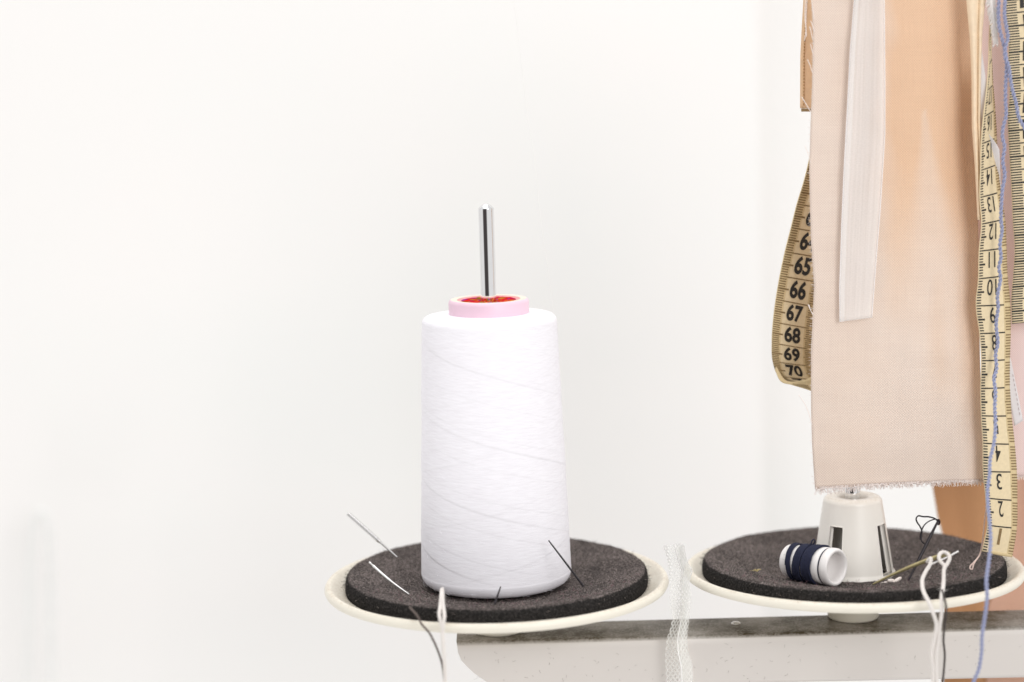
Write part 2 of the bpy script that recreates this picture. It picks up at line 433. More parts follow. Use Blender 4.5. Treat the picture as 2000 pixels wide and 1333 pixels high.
# rail details: a small bright rivet, and hairs of lint stuck to it
mb = MB(); rv = PZ(1437, 1218, ZR)
lathe(mb, [(0, .0007), (.0011, .0006), (.0017, .0002), (.0018, -.0004)], 20, rv)
mb.build('rivet', M['steel'], stand)
mb = MB()
for i in range(190):
    if i < 100: p = Vector((random.uniform(-.013, .2), RYF - .00005, random.uniform(ZR - .0178, ZR - .002))); A, B = Vector((1, 0, 0)), Vector((0, 0, 1)); Nn = Vector((0, -1, 0))
    else: p = Vector((random.uniform(-.01, .2), random.uniform(RYF + .001, RYB - .001), ZR + .00005)); A, B = Vector((1, 0, 0)), Vector((0, 1, 0)); Nn = Vector((0, 0, 1))
    a = random.uniform(0, 2 * PI); L = random.uniform(.0005, .0017); bend = random.uniform(-1.6, 1.6); q = []; cur = p.copy()
    for k in range(6):
        q.append(cur + Nn * (.00004 + .00012 * math.sin(k))); a += bend * .3; cur = cur + (A * math.cos(a) + B * math.sin(a)) * (L / 5)
    tube(mb, q, .00003, 3, 0, False)
o = mb.build('lint', M['dust_hair'], stand); o['kind'] = 'stuff'

def foam_z(r):
    if r < .012: return -.0022
    if r < .0535: return -.0022 + .0064 * ((r - .012) / .0415) ** 1.7
    return .0042
def plate_part(O, R, seed, tilt=0.0):
    rnd = random.Random(seed)
    ct, st_ = math.cos(math.radians(tilt)), math.sin(math.radians(tilt))
    def lean(mb):                                         # the plate does not sit quite level on its collar
        for i, v in enumerate(mb.v):
            d = v - O; mb.v[i] = O + Vector((d.x, d.y * ct - d.z * st_, d.y * st_ + d.z * ct))
    mb = MB()
    prof = [(.004, -.0042), (.030, -.0040), (.048, -.0033), (R - .006, -.0016), (R - .0036, -.0002), (R - .0026, .0007), (R - .0016, .0011), (R - .0007, .0009), (R - .0001, .0001), (R + .0001, -.0010), (R - .0004, -.0020), (R - .002, -.0026), (R - .008, -.0036), (.048, -.0046), (.02, -.0060), (.0098, -.0063), (.004, -.0063)]
    lathe(mb, prof, 160, O)
    lean(mb); plate = mb.build('spool_plate', M['plate'], stand)
    # foam pad, dished, soft edged
    RF = .0556
    mb = MB(); pr = []
    for k in range(30): r = .0036 + (.0530 - .0036) * k / 29; pr.append((r, foam_z(r)))
    pr += [(.0539, .0042), (.0546, .0038), (.0551, .0032), (.0554, .0024), (.0556, .0012), (.0557, -.0004), (.0556, -.0018), (.0553, -.0028)]
    n = 320; nn = n + 1; vs = []; fs = []
    for j, (r, z) in enumerate(pr):
        for i in range(nn):
            a = 2 * PI * (i % n) / n
            c = Vector((r * math.cos(a), r * math.sin(a), z)); w = c * 420 + Vector((seed, 0, 0)); w2 = c * 70 + Vector((seed, 5, 0))
            d = noise.noise(w) * .00016 + noise.noise(w2) * .00035 * min(1, max(0, (r - .02) / .02))
            vs.append(O + c + Vector((c.x / r * d * .6, c.y / r * d * .6, d if j < 34 else 0)))
    for j in range(len(pr) - 1):
        for i in range(n): a = j * nn + i; fs.append([a, a + 1, a + 1 + nn, a + nn])
    mb.add(vs, fs, 0)
    for k in range(5200):                                # loose fibres standing off the felt
        if k < 3900:
            r = math.sqrt(rnd.uniform(.012 ** 2, .0540 ** 2)); a = rnd.uniform(0, 2 * PI); z = foam_z(r); nr = Vector((0, 0, 1))
        else:
            a = rnd.uniform(0, 2 * PI); z = rnd.uniform(-.002, .0040); r = .0555 - max(0, z - .0026) * .9; nr = Vector((math.cos(a), math.sin(a), .2))
        p = O + Vector((r * math.cos(a), r * math.sin(a), z))
        d = Vector((rnd.gauss(0, 1), rnd.gauss(0, 1), rnd.gauss(0, .5))).normalized(); L = rnd.uniform(.0004, .0014)
        q = [p, p + nr * L * .35 + d * L * .4, p + nr * L * rnd.uniform(.2, .6) + d * L]
        pk = k < 3900 and p.y < O.y - .012 and rnd.random() < .16
        tube(mb, q, .000042, 3, 3 if pk else 1 if rnd.random() < (.5 if k < 3900 else .06) else 2, False)
    lean(mb); mb.build('foam_pad', [M['foam'], M['lint_light'], M['lint_dark'], M['lint_pink']], plate)
    mb = MB(); lathe(mb, [(.0092, -.0060), (.0094, -.0075), (.0094, ZR + .0008), (.0090, ZR + .0001), (.0, ZR + .0001)], 64, O)
    mb.build('collar', M['plate'], plate)
    return plate
plate1 = plate_part(O1, .0632, 3)
plate2 = plate_part(O2, .0622, 11, -1.6)
def spindle(plate, O, ztip):
    mb = MB(); r = .00283
    lathe(mb, [(r, ZR + .0004), (r, ZR + .001), (r, ztip - .0026), (r, ztip - .00205), (r, ztip - .0019), (r * .93, ztip - .0016), (r * .62, ztip - .0007), (r * .3, ztip - .0001), (0, ztip)], 48, O)
    mb.build('spindle', M['chrome'], plate)
ztop = P(951.5, 397, 0).z
spindle(plate1, O1, ztop)
spindle(plate2, O2, .034)
# bits of yellow fluff on the right pad
mb = MB(); fp = PZ(1478, 1116, .0032)
for k in range(40):
    d = Vector((random.gauss(0, 1), random.gauss(0, .6), random.random() * .7)) * .0011
    tube(mb, [fp - d * .2, fp + d * .5 + Vector((0, 0, .0003)), fp + d], .00004, 3, 0, False)
tag(mb.build('lint_tuft', simple('straw_lint', lin(214, 196, 140), .9)), 'tiny straw coloured tuft of lint on the left half of the right foam pad', 'lint')

# ------------------------------------------------------------------ the cone of white thread
cone = thing('thread_cone', 'tall cone of white sewing thread on a pink tube, standing on the left foam pad', 'thread cone', (0, 0, -.0004))
RB, RTOP, ZT = .0277, .0243, P(952, 614, 0).z
def cone_r(z): return RB + (RTOP - RB) * z / ZT
def wind():
    mb = MB(); n, m = 320, 460; nn = n + 1; vs = []; uv = []; fs = []
    def step(x):                                          # one band: swells slowly and ends in a small ledge
        x -= math.floor(x); return x / .975 if x < .975 else (1 - x) / .025
    prof = []
    for j in range(11):                                   # soft bottom corner
        a = PI / 2 * j / 10; prof.append((RB - .0040 + .0040 * math.sin(a) - .0001, .0042 - .0046 * math.cos(a)))
    for j in range(1, m): z = .0042 + (ZT - .0042 - .0026) * j / (m - 1); prof.append((cone_r(z), z))
    r1 = cone_r(ZT - .0026)
    for j in range(1, 11): a = PI / 2 * j / 10; prof.append((r1 - .0028 + .0028 * math.cos(a), ZT - .0026 + .0024 * math.sin(a)))
    for j in range(1, 7): prof.append((r1 - .0028 - (r1 - .0028 - .0142) * j / 6, ZT - .0002 + .0007 * j / 6))
    acc = 0
    for j, (r, z) in enumerate(prof):
        if j: acc += math.hypot(r - prof[j - 1][0], z - prof[j - 1][1])
        k = max(0, min(1, (z - .003) / .010)) * max(0, min(1, (ZT - .002 - z) / .006))
        for i in range(nn):
            th = 2 * PI * (i % n) / n; q = th / (2 * PI)
            ba = step(-2 * (z / .050 + q + .16)); bb = step(-2 * (z / .043 - q + .05))
            cell = noise.noise(Vector((math.cos(th) * 1.3, math.sin(th) * 1.3, z * 30)))
            h = .00017 * ba * (.85 + .7 * cell) + .00007 * bb * (.8 - .7 * cell) + .00005 * step(-5 * (z / .058 + q * .8)) + .00002 * noise.noise(Vector((math.cos(th) * 3, math.sin(th) * 3, z * 900)))
            rr = r + h * (k if j > 8 else 0) + .00005 * noise.noise(Vector((math.cos(th) * 2, math.sin(th) * 2, z * 60)))
            vs.append(Vector((rr * math.cos(th), rr * math.sin(th), z))); uv.append((i / n, acc))
    for j in range(len(prof) - 1):
        for i in range(n): a = j * nn + i; fs.append([a, a + 1, a + 1 + nn, a + nn])
    mb.add(vs, fs, 0, uv)
    for k in range(330):                                  # fuzz on the flanks and round the foot
        a = random.uniform(0, 2 * PI); z = random.uniform(-.0002, ZT - .003) if k > 120 else random.uniform(-.0002, .002)
        r = cone_r(max(z, 0)) + .0001 - (0 if z > .003 else .0028 * (1 - max(0, z) / .003) ** 2)
        p = Vector((r * math.cos(a), r * math.sin(a), z)); o = Vector((math.cos(a), math.sin(a), 0)); tg = Vector((-math.sin(a), math.cos(a), random.uniform(-.6, .6)))
        L = random.uniform(.0006, .002)
        tube(mb, [p, p + tg * L * .5 + o * L * .22, p + tg * L + o * L * random.uniform(0, .4)], .00003, 3, 0, False)
    return mb
wind().build('thread_winding', M['cone_thread'], cone)
zc0, zc1 = ZT + .0002, P(951, 584, 0).z
mb = MB(); RC = .0145
lathe(mb, [(RC - .0004, ZT - .003), (RC, zc0), (RC + .0001, zc1 - .0012), (RC - .0002, zc1 - .0004), (RC - .0008, zc1)], 96)
lathe(mb, [(RC - .0008, zc1), (RC - .0030, zc1 - .0001)], 96, mi=1)
lathe(mb, [(RC - .0030, zc1 - .0001), (RC - .0046, zc1 - .0005)], 96, mi=2)
tube_o = mb.build('tube', [M['pink_plastic'], M['cream_paper'], M['rose_ring']], cone)
mb = MB()
vs = []; fs = []; uv = []
for j in range(13):                                       # crinkled, slightly dished
    for i in range(97):
        a = 2 * PI * (i % 96) / 96; r = .0030 + (RC - .0046 - .0030) * j / 12
        z = zc1 - .0004 - .0004 * (1 - j / 12) + (.00055 * noise.noise(Vector((math.cos(a) * 7, math.sin(a) * 7, r * 420))) if j < 12 else 0)
        vs.append(Vector((r * math.cos(a), r * math.sin(a), z))); uv.append((i / 96, r * 2))
for j in range(12):
    for i in range(96): a = j * 97 + i; fs.append([a, a + 1, a + 98, a + 97])
mb.add(vs, fs, 0, uv)
mb.build('foil_lining', M['foil'], tube_o)

# the single strand leaving the cone, up out of the picture
mb = MB()
st = [P(1000, -60, -.004), P(1004, 0, -.004), P(1013.5, 81, -.004), P(1029, 216, -.004), P(1043, 306, -.004), P(1056, 432, -.004), P(1072, 540, -.004), P(1079, 598, -.003), P(1093, 720, -.002), P(1100, 800, -.0015), P(1106, 860, -.0012)]
tube(mb, smooth_path(st, 5), .00009, 6)
tag(mb.build('loose_thread', M['white_thread']), 'fine single white strand rising from the right flank of the thread cone', 'thread')

# ------------------------------------------------------------------ cone shaped holder on the right pad
def holder():
    h = thing('cone_holder', 'cream plastic tapered spool holder with slots, on the right foam pad', 'spool holder', tuple(O2 + Vector((0, 0, -.0018))))
    z0 = -.0018; zt = P(1666, 968, O2.y).z; rb, rt = .0150, .0108; th = .0019
    n = 192; m = 40; nn = n + 1
    slots = [math.radians(a) for a in (-128, -38)]; sw = math.radians(12)
    zs0, zs1 = z0 + .0012, z0 + .0194
    mb = MB(); vs = []; fs = []; uv = []
    prof = [(rb + (rt - rb) * j / m, z0 + (zt - .0022 - z0) * j / m) for j in range(m + 1)]
    prof = [(rb + .0006, z0), (rb + .0006, z0 + .0005)] + prof[2:]
    rl = prof[-1][0]
    for j in range(1, 9): a = PI / 2 * j / 8; prof.append((rl - .0022 + .0022 * math.cos(a), zt - .0022 + .0022 * math.sin(a)))
    prof += [(.0062, zt - .0001), (.0057, zt - .0004), (.0054, zt - .0012), (.0053, zt - .006)]
    # snap columns to the slot edges
    angs = sorted(set([-PI + 2 * PI * i / 160 for i in range(160)] + [s + e for s in slots for e in (-sw, sw)]))
    angs = [a for a in angs if not any(0 < abs(abs(a - s) - sw) < .012 for s in slots)]
    K = len(angs)
    rows = [(r, z) for r, z in prof]
    for key in (zs0, zs1):
        j = min(range(len(rows)), key=lambda q: abs(rows[q][1] - key)); rows[j] = (rows[j][0], key)
    inner = lambda r: r - th
    def inslot(a, b, z): mid = (a + b) / 2; return any(abs(mid - s) < sw for s in slots) and zs0 - 1e-6 < z < zs1 + 1e-6
    J = len(rows)
    jout = m + 1
    for lay in (0, 1):
        for j, (r, z) in enumerate(rows):
            for a in angs:
                rr = r - th * lay if j <= jout else r
                zz = z if not (lay and j > jout) else z - .001
                vs.append(O2 + Vector((rr * math.cos(a), rr * math.sin(a), zz))); uv.append((a, z))
    off = J * K
    for j in range(J - 1):
        for i in range(K):
            a, b = angs[i], angs[(i + 1) % K] + (2 * PI if i == K - 1 else 0); zm = (rows[j][1] + rows[j + 1][1]) / 2
            p = [j * K + i, j * K + (i + 1) % K, (j + 1) * K + (i + 1) % K, (j + 1) * K + i]
            hole = j <= jout and inslot(a, b, zm)
            if not hole:
                fs.append(p)
                if j < jout: fs.append([q + off for q in p[::-1]])
            else:
                # side walls of the slot
                a2, b2 = angs[i - 1], a
                if not inslot(a2, b2, zm): fs.append([p[0], p[3], p[3] + off, p[0] + off])
                c2, d2 = b, angs[(i + 2) % K]
                if not inslot(c2, d2, zm): fs.append([p[1], p[1] + off, p[2] + off, p[2]])
                if not (zs0 - 1e-6 < (rows[j + 1][1] + rows[j + 2][1]) / 2 < zs1 + 1e-6): fs.append([p[3], p[2], p[2] + off, p[3] + off])
                if not (zs0 - 1e-6 < (rows[j - 1][1] + rows[j][1]) / 2 < zs1 + 1e-6): fs.append([p[0], p[0] + off, p[1] + off, p[1]])
    mb.add(vs, fs, 0, uv)
    mb.build('body', M['holder'], h)
    mb = MB(); lathe(mb, [(.0054, zt - .0035), (.0030, zt - .0040), (.0030, zt - .007), (.0090, zt - .0072)], 48, O2)
    mb.build('inner_sleeve', M['holder'], h)
    mb = MB(); lathe(mb, [(.0120, z0 - .0002), (.0150, z0 - .0003), (.0152, z0 - .0009), (.0160, z0 - .0010), (.0163, z0 - .0013), (.0160, z0 - .0017), (.0120, z0 - .0017)], 96, O2)
    mb.build('base_flange', M['holder'], h)
holder()

# ------------------------------------------------------------------ small spool with navy thread
def bobbin():
    def rest(px, py, lift):                               # distance at which this sight line meets the pad
        y = -.052
        while y < .02:
            q = P(px, py, y); r = (Vector((q.x, q.y, 0)) - Vector((O2.x, O2.y, 0))).length
            if q.z <= (foam_z(r) if r < .0545 else -.003) + lift: return y
            y += .0002
        return y
    ya = rest(1632, 1146, .0004) - .0010; yb = rest(1544, 1128, .0003) - .0008
    yb = min(max(yb, ya + .012), ya + .026); print('spool rests', ya, yb)
    A = P(1635, 1109, ya); B = P(1540, 1095, yb)
    Z = (A - B).normalized(); X = Z.cross(Vector((0, 0, 1))).normalized(); Y = Z.cross(X); L = (A - B).length
    root = thing('thread_spool', 'small open white plastic spool wound with navy thread, lying on the right foam pad', 'spool', tuple(B + Vector((0, 0, -.006))))
    r0, r1 = .0059, .0070
    R = lambda t: r0 + (r1 - r0) * t
    ax = (X, Y, Z)
    mb = MB()
    prof = [(R(0) - .0016, .0), (R(0) - .0004, .0), (R(0), .0005)] + [(R(k / 20), L * k / 20) for k in range(1, 17)]
    prof += [(R(.80) - .0001, L * .805), (R(.82) - .0006, L * .82), (R(.845) - .0006, L * .84), (R(.86), L * .855), (R(.9), L * .9), (R(1) - .0001, L - .0010), (R(1) - .0004, L - .0003), (R(1) - .0009, L), (R(1) - .0014, L - .0002), (R(1) - .0018, L - .0010),
             (R(1) - .0020, L - .0030), (R(1) - .0021, L * .72), (R(1) - .0026, L * .71), (R(1) - .0027, L * .55), (R(1) - .0031, L * .54), (R(1) - .0032, L * .36), (R(0) - .0034, L * .35), (R(0) - .0040, L * .06), (R(0) - .0040, 0), (R(0) - .0016, 0)]
    lathe(mb, prof, 72, B, ax)
    mb.build('tube', M['white_plastic'], root)
    mb = MB()
    def wraps(t0, t1, layers, n):
        pts = []
        for k in range(n * 28 + 1):
            u = k / (n * 28); w = (u * layers) % 2; w = w if w < 1 else 2 - w
            tt = t0 + (t1 - t0) * w; a = 2 * PI * k / 28 + random.uniform(-.02, .02)
            r = R(tt) + .00022 + .00042 * (u * layers) / max(1, layers) * (layers > 1) + random.uniform(-.00004, .00006)
            pts.append(B + X * (r * math.cos(a)) + Y * (r * math.sin(a)) + Z * (L * tt + random.uniform(-.0001, .0001) + .0006 * math.sin(a + t0 * 9)))
        tube(mb, pts, .00024, 6)
    wraps(.14, .22, 2, 10); wraps(.29, .445, 3, 29); wraps(.515, .71, 3, 38)
    pts = [B + X * ((R(.83) - .0003) * math.cos(2 * PI * k / 40)) + Y * ((R(.83) - .0003) * math.sin(2 * PI * k / 40)) + Z * (L * .831) for k in range(41)]
    tube(mb, pts, .00022, 6)
    top = B + Z * (L * .52) - Y * (R(.5) + .0004)
    upv = -Y if (-Y).z > 0 else Y
    top = B + Z * (L * .50) + upv * (R(.5) + .0007)
    loop = [top + X * .0006 - upv * .0004, top + X * .0005 + upv * .0009 + Z * .0002, top - X * .0002 + upv * .0019 + Z * .0006, top - X * .0009 + upv * .0012 + Z * .0008, top - X * .0006 - upv * .0003]
    tube(mb, smooth_path(loop, 8), .00024, 6)
    for k in range(170):
        a = random.uniform(0, 2 * PI); tt = random.choice([random.uniform(.14, .2), random.uniform(.28, .44), random.uniform(.49, .69)])
        o = X * math.cos(a) + Y * math.sin(a); p = B + o * (R(tt) + .0006) + Z * (L * tt); Lh = random.uniform(.0004, .0022)
        d = (o * .7 + (X * -math.sin(a) + Y * math.cos(a)) * random.uniform(-1, 1) + Z * random.uniform(-.8, .8)) * Lh
        tube(mb, [p, p + d * .5 + Z * random.uniform(-.0002, .0002), p + d], .000025, 3, 0, False)
    mb.build('navy_thread', M['navy'], root)
bobbin()

# ------------------------------------------------------------------ needles
def needle_path(a, b, sag=0, k=14):
    return [a.lerp(b, i / k) + Vector((0, 0, -sag * math.sin(PI * i / k))) for i in range(k + 1)]
G = 'needles stuck in the foam pads'
def machine_needle(name, label, a, b, rs, rb, k=.6, mat='steel', sag=0, collar=False):
    mb = MB()
    def rad(u):
        if collar:
            if u < .055: return rs * .75
            if u < .10: return rs * .55
            if u < .16: return rs * 1.05
        if u < k: return rs
        if u < k + .06: return rs + (rb - rs) * (u - k) / .06
        return rb * (1 - .35 * (u - k - .06) / (1 - k - .06))
    tube(mb, needle_path(a, b, sag, 60), rad, 10)
    root = tag(mb.build(name, M[mat]), label, 'needle', G)
    return root
machine_needle('machine_needle', 'steel machine needle leaning up and left, stuck in the back left of the left pad', P(680, 1004, .012), P(776, 1089, .003), .00080, .00046)
machine_needle('machine_needle', 'pale steel needle lying low over the front left of the left pad', P(721, 1098, -.021), P(799, 1161, -.0325), .00046, .00036, .5, sag=.0006, collar=True)
mb = MB(); tube(mb, needle_path(P(1071.5, 1056, -.026), P(1140, 1146, -.0345), 0, 30), lambda u: .00024 + .0002 * u, 8)
tag(mb.build('sewing_needle', M['black_steel']), 'thin dark needle leaning against the lower right of the white cone', 'needle', G)
mb = MB(); tube(mb, needle_path(P(978, 1146, -.043), P(966, 1181, -.0455), 0, 16), lambda u: .00022 + .00025 * u, 8)
tag(mb.build('sewing_needle', M['black_steel']), 'short dark needle stub upright in front of the white cone foot', 'needle', G)
mb = MB(); tube(mb, needle_path(P(1833, 1016, -.006), P(1774, 1134, -.014), 0, 30), lambda u: .00036 + .00028 * math.sin(PI * min(1, u * 1.1)) if u < .9 else .0004, 8)
bn = tag(mb.build('sewing_needle', M['black_steel']), 'black needle with a loop of black thread, upright in the right pad', 'needle', G)
mb = MB()
pts = [(1833, 1021), (1827, 1014), (1815, 1010), (1803, 1009.5), (1794, 1008), (1789.5, 1013), (1791, 1020), (1797, 1029), (1800.5, 1038), (1799, 1048), (1800, 1057), (1806, 1063)]
tube(mb, smooth_path([P(a, c, -.0065 + .002 * math.sin(i)) for i, (a, c) in enumerate(pts)], 6), .00028, 6)
pts = [(1833, 1021), (1831, 1016), (1824, 1015), (1812, 1020), (1804, 1028), (1800, 1037), (1797.5, 1046), (1797, 1054)]
tube(mb, smooth_path([P(a, c, -.0055 - .001 * math.sin(i)) for i, (a, c) in enumerate(pts)], 6), .00024, 6)
tube(mb, smooth_path([P(a, c, -.0062) for a, c in [(1830, 1016), (1834, 1016), (1835.5, 1021), (1833, 1025), (1830.5, 1021), (1832, 1017)]], 5), .0003, 6)
tag(mb.build('thread_loop', M['black_thread']), 'tangled loop of black thread knotted through the black upright needle', 'thread')
# brass needle with the white yarn through it
a, c = P(1704, 1142, -.036), P(1856, 1080, -.041)
mb = MB(); tube(mb, needle_path(a, c, -.0008, 40), lambda u: .00030 + .00062 * u ** .8 if u < .93 else .00092 * math.sqrt(max(.02, 1 - ((u - .93) / .075) ** 2)), 12)
tag(mb.build('darning_needle', M['brass']), 'thick brass coloured darning needle with white yarn in its eye, over the right pad', 'needle', G)

# ------------------------------------------------------------------ yarns and threads
def yarn(name, label, strands, mat, r, pitch, fuzz=0, cat='yarn'):
    mb = MB()
    for pts in strands: plied(mb, smooth_path([P(*p) for p in pts], 6), r, pitch, fuzz=fuzz)
    return tag(mb.build(name, M[mat]), label, cat)
def ramp_y(pts, y0, y1, x0=None):
    ys = [p[1] for p in pts]; lo, hi = min(ys), max(ys)
    return [(px, py, y0 + (y1 - y0) * ((py - lo) / (hi - lo))) for px, py in pts]
A_ = [(1811, 1098, -.040), (1818, 1091, -.0425), (1816, 1104, -.044), (1808, 1117, -.046), (1801, 1135, -.050), (1804, 1156, -.056), (1815, 1178, -.062), (1825, 1205, -.064), (1829, 1224, -.063), (1823.5, 1252, -.061), (1819, 1276, -.060), (1822, 1304, -.060), (1822, 1345, -.060)]
B_ = [(1846, 1106, -.046), (1836, 1096, -.0445), (1834, 1086, -.0425), (1840, 1079, -.041), (1850, 1081, -.042), (1855, 1090, -.044), (1850, 1102, -.0455), (1844, 1112, -.047), (1842.5, 1143, -.052), (1839, 1168, -.060), (1839.5, 1192, -.064), (1836, 1217, -.063), (1832, 1250, -.061), (1828, 1290, -.060), (1830, 1345, -.060)]
yarn('white_yarn', 'doubled white yarn hanging from the brass needle over the right plate edge', [A_, B_], 'white_yarn', .00068, .0016, 60)
mb = MB(); plied(mb, smooth_path([P(*p) for p in [(1840, 1152, -.056), (1848, 1186, -.0655), (1845, 1217, -.063), (1842.5, 1252, -.061), (1845, 1284, -.060), (1840, 1345, -.060)]], 8), .00042, .0018, fuzz=30)
tag(mb.build('dark_thread', M['dark_thread']), 'dark thread hanging down beside the doubled white yarn at right', 'thread')
mb = MB(); tube(mb, smooth_path([P(1815, 1112, -.0435), P(1813, 1105, -.0435), P(1822, 1101, -.0432), P(1845, 1091, -.0432), P(1872, 1077, -.043)], 8), lambda u: .00026 + .0001 * (u < .15), 6)
tag(mb.build('thread_end', M['white_thread']), 'stiff short white thread end lying along the eye of the brass needle', 'thread')

BL = [(1951, -30), (1951, 0), (1950, 30), (1952, 55), (1957, 75), (1962, 95), (1966, 125), (1964, 170), (1964, 200), (1965, 225), (1959, 250), (1958, 268), (1962, 288), (1958.5, 315), (1962.5, 342), (1958, 370), (1956, 397), (1955, 428), (1957, 452), (1953, 477), (1955, 503), (1951, 523), (1954, 545), (1948, 579), (1949.5, 601), (1945.5, 635), (1949, 669), (1944.6, 691), (1946.5, 721), (1941.5, 739), (1944.5, 766), (1943, 793), (1944.5, 829), (1941.5, 866), (1934, 899), (1933, 928), (1929, 958), (1930.4, 993), (1934, 1032), (1935, 1060), (1932, 1092), (1926.6, 1134), (1928, 1166), (1923, 1208), (1918, 1241), (1917, 1273), (1912, 1306), (1902, 1330), (1893, 1350)]
def byY(py): return -.016 if py < 700 else -.016 - .052 * min(1, (py - 700) / 450)
BR = [(1963, -30), (1963, 0), (1962, 30), (1966.5, 60), (1968.5, 75), (1964, 92), (1963, 112), (1970, 130), (1976, 170), (1984, 200), (1990, 230), (2002, 252), (2014, 275)]
yarn('blue_yarn', 'long lilac blue twisted yarn hanging down the right side in front of everything', [[(a, b, byY(b)) for a, b in BL], [(a, b, -.0170) for a, b in BR]], 'blue_yarn', .00068, .0032, 110)
yarn('twisted_thread', 'thin pink and white twisted thread hooked over the foam beside the tape end', [[(1927, 940, -.010), (1927, 985, -.010), (1924, 1010, -.010), (1921, 1040, -.010), (1918, 1065, -.010), (1913, 1085, -.011), (1903, 1098, -.013), (1896, 1105, -.014), (1894.5, 1111, -.015), (1899, 1112, -.015), (1901.5, 1103, -.014), (1908, 1092, -.012)]], 'pink_thread', .00030, .0011, cat='thread')
# left: soft white cord and a dark thread over the front edge of the plate
W1 = [(863, 1150, -.046), (861.5, 1165, -.051), (860, 1184, -.056), (858, 1200, -.062), (861, 1216, -.066), (865, 1240, -.066), (867, 1270, -.064), (868, 1300, -.064), (869, 1345, -.064)]
W2 = [(864, 1150, -.046), (865, 1165, -.051), (866, 1184, -.056), (868, 1200, -.062), (867, 1216, -.066), (864, 1240, -.066), (865.5, 1270, -.064), (869, 1300, -.064), (870, 1345, -.064)]
yarn('white_thread', 'soft doubled white thread hanging over the front edge of the left plate', [W1, W2], 'white_yarn', .00062, .002, 50, cat='thread')
mb = MB(); plied(mb, smooth_path([P(*p) for p in [(800, 1186, -.052), (815, 1203, -.060), (824, 1220, -.064), (838, 1236, -.0645), (849, 1257, -.064), (859, 1282, -.063), (864.5, 1304, -.063), (869, 1345, -.063)]], 8), .00042, .002, fuzz=25)
tag(mb.build('dark_thread', simple('grey_brown_thread', lin(112, 100, 94), .9, 0, .4, 3000)), 'grey brown thread curving down from the front of the left plate', 'thread')

# beads beside the holder
for (px, py, L, a, w) in ((1733, 1141, .0016, .5, 'white rice shaped bead lying second from the holder foot'), (1724, 1141.5, .0013, .1, 'half hidden white bead nearest the middle of the holder foot'), (1752, 1134, .0021, -.5, 'longest white bead, outermost right of the holder foot'), (1741, 1135, .0016, .2, 'white bead touching the right corner of the holder foot')):
    mb = MB(); X = Vector((math.cos(a), .3, -math.sin(a))).normalized(); Y = X.cross(Vector((0, 0, 1))).normalized(); Z = X.cross(Y)
    lathe(mb, [(0, -L)] + [(.00078 * math.sin(PI * k / 12), -L * math.cos(PI * k / 12)) for k in range(1, 12)] + [(0, L)], 20, P(px, py, -.0125), (Y, Z, X))
    tag(mb.build('bead', M['bead']), w, 'bead', 'white beads by the holder foot')

# ------------------------------------------------------------------ cloths
PXM = 1 / SC
def edge(poly):
    def f(v_y):
        if v_y <= poly[0][1]: (x0, y0), (x1, y1) = poly[0], poly[1]
        else:
            for (x0, y0), (x1, y1) in zip(poly, poly[1:]):
                if v_y <= y1: break
        return x0 + (x1 - x0) * (v_y - y0) / (y1 - y0)
    return f
def cloth_fn(Lp, Rp, top, bot_l, bot_r, Yf, sag=0):
    L, R = edge(Lp), edge(Rp)
    def fn(u, v):
        yb = bot_l + (bot_r - bot_l) * u + sag * math.sin(PI * u)
        py = top + (yb - top) * v
        px = L(py) + (R(py) - L(py)) * u
        return P(px, py, Yf(u, v, px, py))
    return fn
def cloth(name, label, cat, fn, nu, nv, mat, w, h, th=.0003, group=None, parent=None):
    mb = MB(); sheet(mb, fn, nu, nv, th, 0, lambda u, v: (u * w, -v * h))
    o = mb.build(name, M[mat], parent)
    if parent is None: tag(o, label, cat, group)
    return o
CL = [(1584, -80), (1585, 0), (1588, 60), (1587.5, 110), (1586, 180), (1583, 250), (1581, 330), (1582, 400), (1584, 470), (1590, 560), (1587, 620), (1584, 700), (1584, 800), (1586, 870), (1592, 960)]
CR_ = [(1890, -80), (1893, 0), (1897, 80), (1901, 150), (1904, 300), (1909, 420), (1913, 500), (1912, 600), (1914, 700), (1917, 800), (1919, 870), (1922, 960)]
def Ypink(u, v, px, py):
    s = lambda a, b, x: max(0, min(1, (x - a) / (b - a))) ** 2 * (3 - 2 * max(0, min(1, (x - a) / (b - a))))
    y = -.0120 + .0012 * math.sin(u * 5.2 + 1.1 + v * .8) + .0010 * math.sin(u * 9 - v * 3.0)
    bend = s(.42, .62, u + .1 * v) * (1 - .72 * s(.35, .8, v))       # right half falls back near the top
    y += .0060 * bend * u * 1.5
    y += .0022 * s(.86, 1.0, u) * (1 - .3 * v)                          # the edge rolls away
    y += .0011 * math.sin((u - .2 * v) * 15) * s(.5, .75, u) * s(.1, .4, v)
    y += .0004 * noise.noise(Vector((u * 6, v * 18, 1)))
    return y
def onpink(px, py, off):
    l, r = edge(CL)(py), edge(CR_)(py); u = (px - l) / (r - l); v = (py + 70) / 1025
    return Ypink(u, v, px, py) - off
hang = thing('pink_cloth', 'pale pink linen cloth with a frayed hem, hanging above the right spool holder', 'cloth', tuple(P(1755, 958, -.012)))
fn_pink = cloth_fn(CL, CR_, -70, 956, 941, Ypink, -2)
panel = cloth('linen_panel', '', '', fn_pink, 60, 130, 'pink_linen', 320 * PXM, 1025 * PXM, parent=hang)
def sst(a, b, x): x = max(0, min(1, (x - a) / (b - a))); return x * x * (3 - 2 * x)
